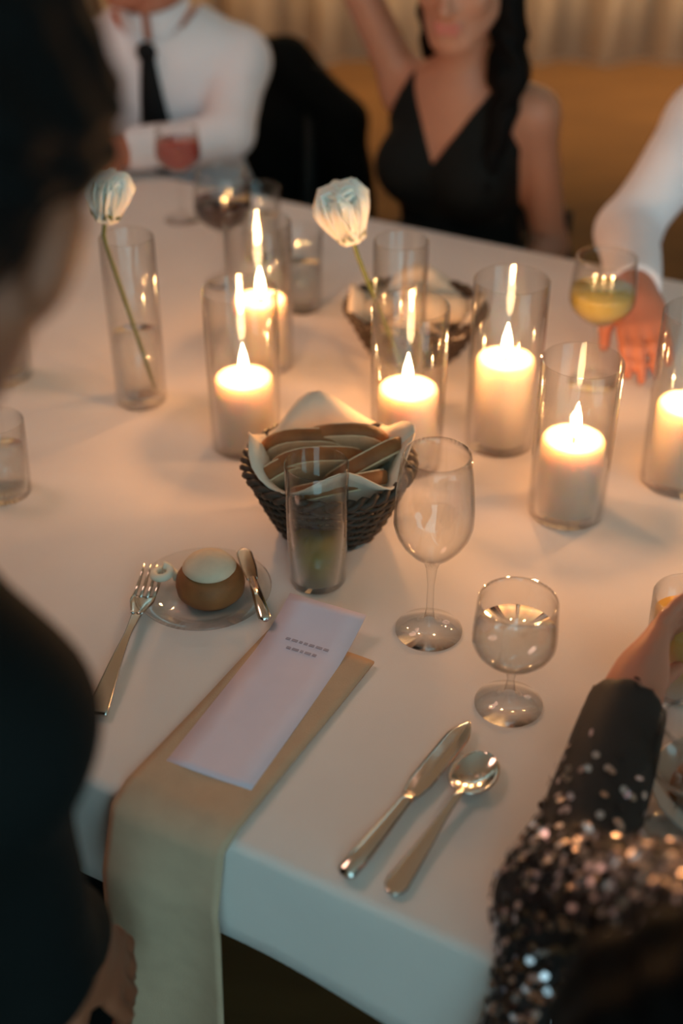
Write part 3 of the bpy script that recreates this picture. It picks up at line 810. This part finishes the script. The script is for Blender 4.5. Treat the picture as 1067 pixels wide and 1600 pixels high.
def roll(loc, r, rz, label, m='palebread', grp='pale rolls in the far basket'):
    def fn(p): return p
    pr = [(.0005, 0), (r * .6, .001), (r * .92, r * .22), (r, r * .45), (r * .9, r * .75), (r * .6, r * 1.0), (r * .25, r * 1.1), (.0005, r * 1.12)]
    v, f = lathe(pr, 20)
    v = [(x * 1.25 * (1 + .05 * math.sin(3 * y / r + rz)), y, z * (1 + .06 * math.sin(5 * x / r + rz))) for x, y, z in v]
    o = mk('bread_roll', (v, f), m); o.location = loc; o.rotation_euler = (random.uniform(-.25, .25), random.uniform(-.25, .25), rz)
    return tag(o, label, 'bread', grp)
B2 = (.106, 1.682)
basket(*B2, .060, .098, .068, .1, 'dark wicker bread basket filled with pale rolls behind the candles')
liner(*B2, .058, .092, .058, 'cream napkin lining the far basket of pale rolls', 2.2)
for i, (dx, dy, dz, lb) in enumerate([(-.050, .01, .045, 'at the left end'), (.0, .038, .050, 'at the back'), (.050, .012, .045, 'at the right end'), (.012, -.02, .062, 'topmost in the middle'), (-.02, -.05, .040, 'at the front')]):
    roll((B2[0] + dx, B2[1] + dy, TZ + dz), .030, i * 1.1, 'pale bread roll ' + lb + ' of the far basket')

# ------------------------------------------------------------------ glasses
def glass_thing(name, prof, loc, label, cat='glass', drink=None, dm=None, dname='wine', gm='glass'):
    t = thing(name, label, cat, (loc[0], loc[1], TZ + .0004 if len(loc) < 3 else loc[2]))
    mk('glass_body', lathe(prof, 48), gm, t)
    if drink: mk(dname, lathe(drink, 40), dm, t)
    return t
def wine_prof(h, rb, rt, rf, stem, t=.0014):
    bz = stem; out = [(.0005, 0), (rf, .0), (rf, .0022), (rf * .5, .006), (.006, .014), (.0038, .03), (.0036, stem * .7), (.006, stem - .004)]
    hb = h - stem
    ks = np.linspace(.04, 1, 12)
    def rr(u): return rb * math.sin(min(u / .42, 1) * math.pi / 2) ** .75 if u < .42 else rb + (rt - rb) * ((u - .42) / .58) ** 1.6
    bowl = [(rr(u), bz + hb * u) for u in ks]
    inner = [(max(.0005, r - t), z + (t if i == 0 else 0)) for i, (r, z) in enumerate(bowl)]
    return out + bowl + inner[::-1] + [(.0005, bz + hb * .04 + t)], lambda lv: [(.0005, bz + hb * .06 + t)] + [(max(.001, rr(u) - t - .0004), bz + hb * u) for u in np.linspace(.07, lv, 8)] + [(.0005, bz + hb * lv)]
p, d = wine_prof(.215, .040, .033, .035, .085)
glass_thing('wine_glass', p, (.091, 1.039), 'empty clear wine glass standing right of the menu card')
p, d = wine_prof(.127, .040, .037, .033, .048)
wg = glass_thing('water_goblet', p, (.162, .926), 'short-stemmed clear water goblet near the tip of the knife', drink=d(.58), dm='water', dname='water')
p, d = wine_prof(.185, .046, .038, .034, .085)
glass_thing('wine_glass', p, (-.186, 1.925), 'wine glass of dark red wine before the man in the tie', drink=d(.52), dm='red_wine')
p, d = wine_prof(.165, .040, .036, .032, .085)
glass_thing('wine_glass', p, (-.285, 2.20), 'stemmed glass of pink drink before the man in the tie', drink=d(.72), dm='rose_drink', dname='pink_drink')
p, d = wine_prof(.185, .045, .040, .034, .085)
glass_thing('wine_glass', p, (.350, 1.585), 'wine glass of pale lime drink beside the resting hand', drink=d(.55), dm='lime_drink', dname='pale_drink')
def tumbler_prof(r, h, t=.0018, b=.008): return [(.0005, 0), (r * .86, 0), (r * .93, .004), (r, h - .001), (r - t / 2, h + .0006), (r - t, h - .001), (r * .93 - t, b), (.0005, b)]
glass_thing('highball_glass', tumbler_prof(.034, .15), (-.026, 1.128), 'straight glass with an inch of olive drink before the dark basket', drink=[(.0005, .0085), (.029, .0085), (.0305, .05), (.0005, .05)], dm='olive_drink', dname='olive_drink')
glass_thing('tumbler', tumbler_prof(.034, .10), (-.407, 1.302), 'clear tumbler at the left border of the photo', drink=[(.0005, .0085), (.029, .0085), (.031, .06), (.0005, .06)], dm='water', dname='water')
glass_thing('tumbler', tumbler_prof(.034, .125), (-.062, 1.83), 'clear tumbler behind the left pair of candles', drink=[(.0005, .0085), (.029, .0085), (.031, .07), (.0005, .07)], dm='water', dname='water')
glass_thing('tumbler', tumbler_prof(.034, .12), (-.135, 2.03), 'clear tumbler right of the dark red wine', drink=[(.0005, .0085), (.029, .0085), (.031, .07), (.0005, .07)], dm='water', dname='water')
# glass in the hand of the sequinned woman, and the plate before her
glass_thing('tumbler', tumbler_prof(.036, .11), (.330, .955), 'tumbler of amber drink held by the woman in sequins', drink=[(.0005, .0085), (.031, .0085), (.0335, .085), (.0005, .085)], dm='amber_drink', dname='amber_drink')
def plate_vf(r): return lathe([(.0005, 0), (r * .6, 0), (r * .66, .004), (r * .98, .013), (r, .0155), (r * .97, .016), (r * .66, .0075), (r * .58, .005), (.0005, .005)], 56)
pl = mk('side_plate', plate_vf(.072), 'plate'); pl.location = (.345, .800, TZ + .0004); tag(pl, 'stoneware side plate with a dark roll beside the sequinned sleeve', 'plate')
r_ = roll((.338, .803, TZ + .006), .036, .4, 'dark brown roll on the plate beside the sequinned sleeve', 'crust', 'rolls on side plates')
p, d = wine_prof(.12, .034, .03, .03, .045)
glass_thing('water_goblet', p, (.292, .772), 'small clear goblet between the sequinned sleeve and its plate', drink=None)

# ------------------------------------------------------------------ place setting
def fit(o, p0, p1, z):
    d = np.array(p1) - np.array(p0); o.location = (p0[0], p0[1], z); o.rotation_euler = (0, 0, math.atan2(d[1], d[0]) - math.pi / 2)
def slab(pts, w, th, curve, nseg=8):
    # strip along +y with half widths w(y) and height curve(y)
    def fn(u, v):
        i = v * (len(pts) - 1); y = np.interp(i, range(len(pts)), pts); hwd = w(y)
        return ((u - .5) * 2 * hwd, y, curve(y, (u - .5) * 2))
    return sheet(nseg, 4 * (len(pts) - 1), fn, th)
# napkin with its tail hanging over the edge
nq = [('h', .40)]
def napkin():
    L = .255; drop = .40
    def fn(u, v):
        tot = L + drop; a = v * tot
        s = -.5665 + .119 * u
        if a < L: q = .875 - a; z = TZ + .0035 + .0007 * math.sin(u * 9 + a * 30); s -= (.012) * (1 - a / L) * 0
        else:
            k = a - L; q = .6035 - .022 * min(k / .07, 1) - .008 * math.sin(u * 5 + k * 6) * min(k / .1, 1); z = TZ + .0035 - k + .004 * math.exp(-k / .006) * 0
            z = TZ + .003 - k
        if abs(a - L) < .016: q += .0
        return W(s - .010 * (.875 - max(q, .6)) * 0, q, z)
    return sheet(14, 60, fn, .003)
tag(mk('table_napkin', napkin(), 'napkin'), 'tan linen napkin under the menu, hanging over the table edge', 'napkin')
mc = thing('menu_card', 'lilac menu card with a curling top on the tan napkin', 'menu', W(-.505, .663, TZ + .0062), ROT + .072)
def cardcurve(y): return .0 if y < .17 else .018 * ((y - .17) / .085) ** 1.7
mk('card', sheet(4, 30, lambda u, v: ((u - .5) * .088, v * .252, .001 + cardcurve(v * .252)), .0012), 'card', mc)
ink = []
for ln, (yy, ww) in enumerate([(.197, .022), (.186, .016)]):
    x = -ww
    while x < ww:
        wd = random.uniform(.003, .007); ink.append(box(x, x + wd, yy, yy + .0035, cardcurve(yy) + .0014, cardcurve(yy) + .0018)); x += wd + .002
mk('printed_heading', join(*ink), 'ink', mc, False)
# fork: handle end, tine end
def cutlery_mat_obj(name, label, cat, p0, p1, z):
    t = thing(name, label, cat); fit(t, p0, p1, z); return t
L = .222
fk = cutlery_mat_obj('dinner_fork', 'silver dinner fork resting its tines on the glass side plate', 'fork', (-.234, .905), (-.205, 1.122), TZ + .0035)
fk.rotation_euler.x = .035
mk('handle', slab([0, .03, .08, .13, .150], lambda y: .0105 - .007 * min(y / .11, 1) if y < .12 else .0035 + (y - .12) * .06, .0028, lambda y, x: .004 + .004 * math.sin(y / .15 * math.pi)), 'silver', fk)
hd_ = mk('head', slab([.148, .155, .165, .178], lambda y: .0055 + .007 * min(1, (y - .148) / .02), .0022, lambda y, x: .004 - .05 * (y - .148) * (1 - .0 * x) + .002 * x * x), 'silver', fk)
for k in range(4):
    x = (k - 1.5) * .0072
    mk('tine', tube([(x, .176, .0023), (x, .195, .003), (x, .212, .007), (x * .98, .222, .011)], [.0021, .0019, .0016, .0008], 7), 'silver', hd_)
kn = cutlery_mat_obj('dinner_knife', 'silver dinner knife lying left of the spoon', 'knife', (.002, .709), (.122, .893), TZ + .003)
mk('handle', tube([(0, 0, .006), (0, .004, .006), (0, .03, .006), (0, .07, .006), (0, .098, .006), (0, .108, .006)], [.004, .0095, .0095, .0075, .0062, .0072], 14, False, .55), 'silver', kn)
mk('blade', slab([.106, .112, .13, .18, .208, .219], lambda y: .0075 + .0035 * min(1, (y - .106) / .02) if y < .19 else max(.0006, .011 * (1 - ((y - .19) / .0292) ** 2)), .0016, lambda y, x: .0065 + .0006 * (1 - abs(x))), 'silver', kn)
sp = cutlery_mat_obj('dessert_spoon', 'silver dessert spoon lying right of the knife', 'spoon', (.040, .694), (.135, .849), TZ + .003)
mk('handle', slab([0, .006, .03, .08, .128], lambda y: (.0045 + .006 * min(1, y / .008)) - .0068 * min(1, max(0, (y - .008)) / .09), .0026, lambda y, x: .003 + .008 * (y / .128) ** 2 + .001 * (1 - x * x)), 'silver', sp)
def bowl(u, v):
    y = v; a = (u - .5) * 2; w = .0205 * math.sqrt(max(1e-5, 1 - (2 * v - 1) ** 2)) * (1 + .10 * (.5 - v))
    return (a * w, .124 + .058 * y, .0105 - .0085 * (1 - a * a) * (1 - (2 * v - 1) ** 2) - .002 * v)
mk('bowl', sheet(12, 20, bowl, .0018), 'silver', sp)
# glass saucer with a split roll and butter
gp = mk('glass_saucer', plate_vf(.073), 'glass'); gp.location = (-.148, 1.093, TZ + .0004); tag(gp, 'clear glass side plate holding a round roll above the menu', 'plate')
rl = thing('round_roll', 'round brown roll with a pale cream top on the glass plate', 'bread', (-.140, 1.092, TZ + .0062))
rr = .036
mk('crust', lathe([(.0005, 0), (rr * .8, 0), (rr, .008), (rr * 1.03, .017), (rr * .99, .025), (rr * .86, .033), (rr * .5, .038), (.0005, .040)], 32), 'crust', rl)
mk('cream_top', lathe([(.0005, .033), (rr * .72, .034), (rr * .80, .038), (rr * .66, .045), (rr * .35, .050), (.0005, .052)], 32), 'palebread', rl)
bk = cutlery_mat_obj('butter_knife', 'small silver butter knife propped on the rim of the glass plate', 'knife', (-.078, 1.030), (-.110, 1.158), TZ + .0175)
mk('handle', tube([(0, 0, .003), (0, .004, .003), (0, .04, .003), (0, .075, .003)], [.003, .0072, .006, .0046], 12, False, .55), 'silver', bk)
mk('blade', slab([.073, .09, .12, .132], lambda y: .006 + .0025 * min(1, (y - .073) / .02) if y < .12 else max(.0006, .0085 * (1 - ((y - .12) / .0122) ** 2)), .0013, lambda y, x: .0035), 'silver', bk)
cn = mk('butter_curl', tube([(.014 * math.cos(a) * (1 - a / 14), .014 * math.sin(a) * (1 - a / 14), .004 + .0016 * a) for a in np.linspace(0, 8, 26)], .0046, 8), 'cream')
cn.location = (-.192, 1.108, TZ + .012); tag(cn, 'curl of pale butter beside the roll on the glass plate', 'butter')
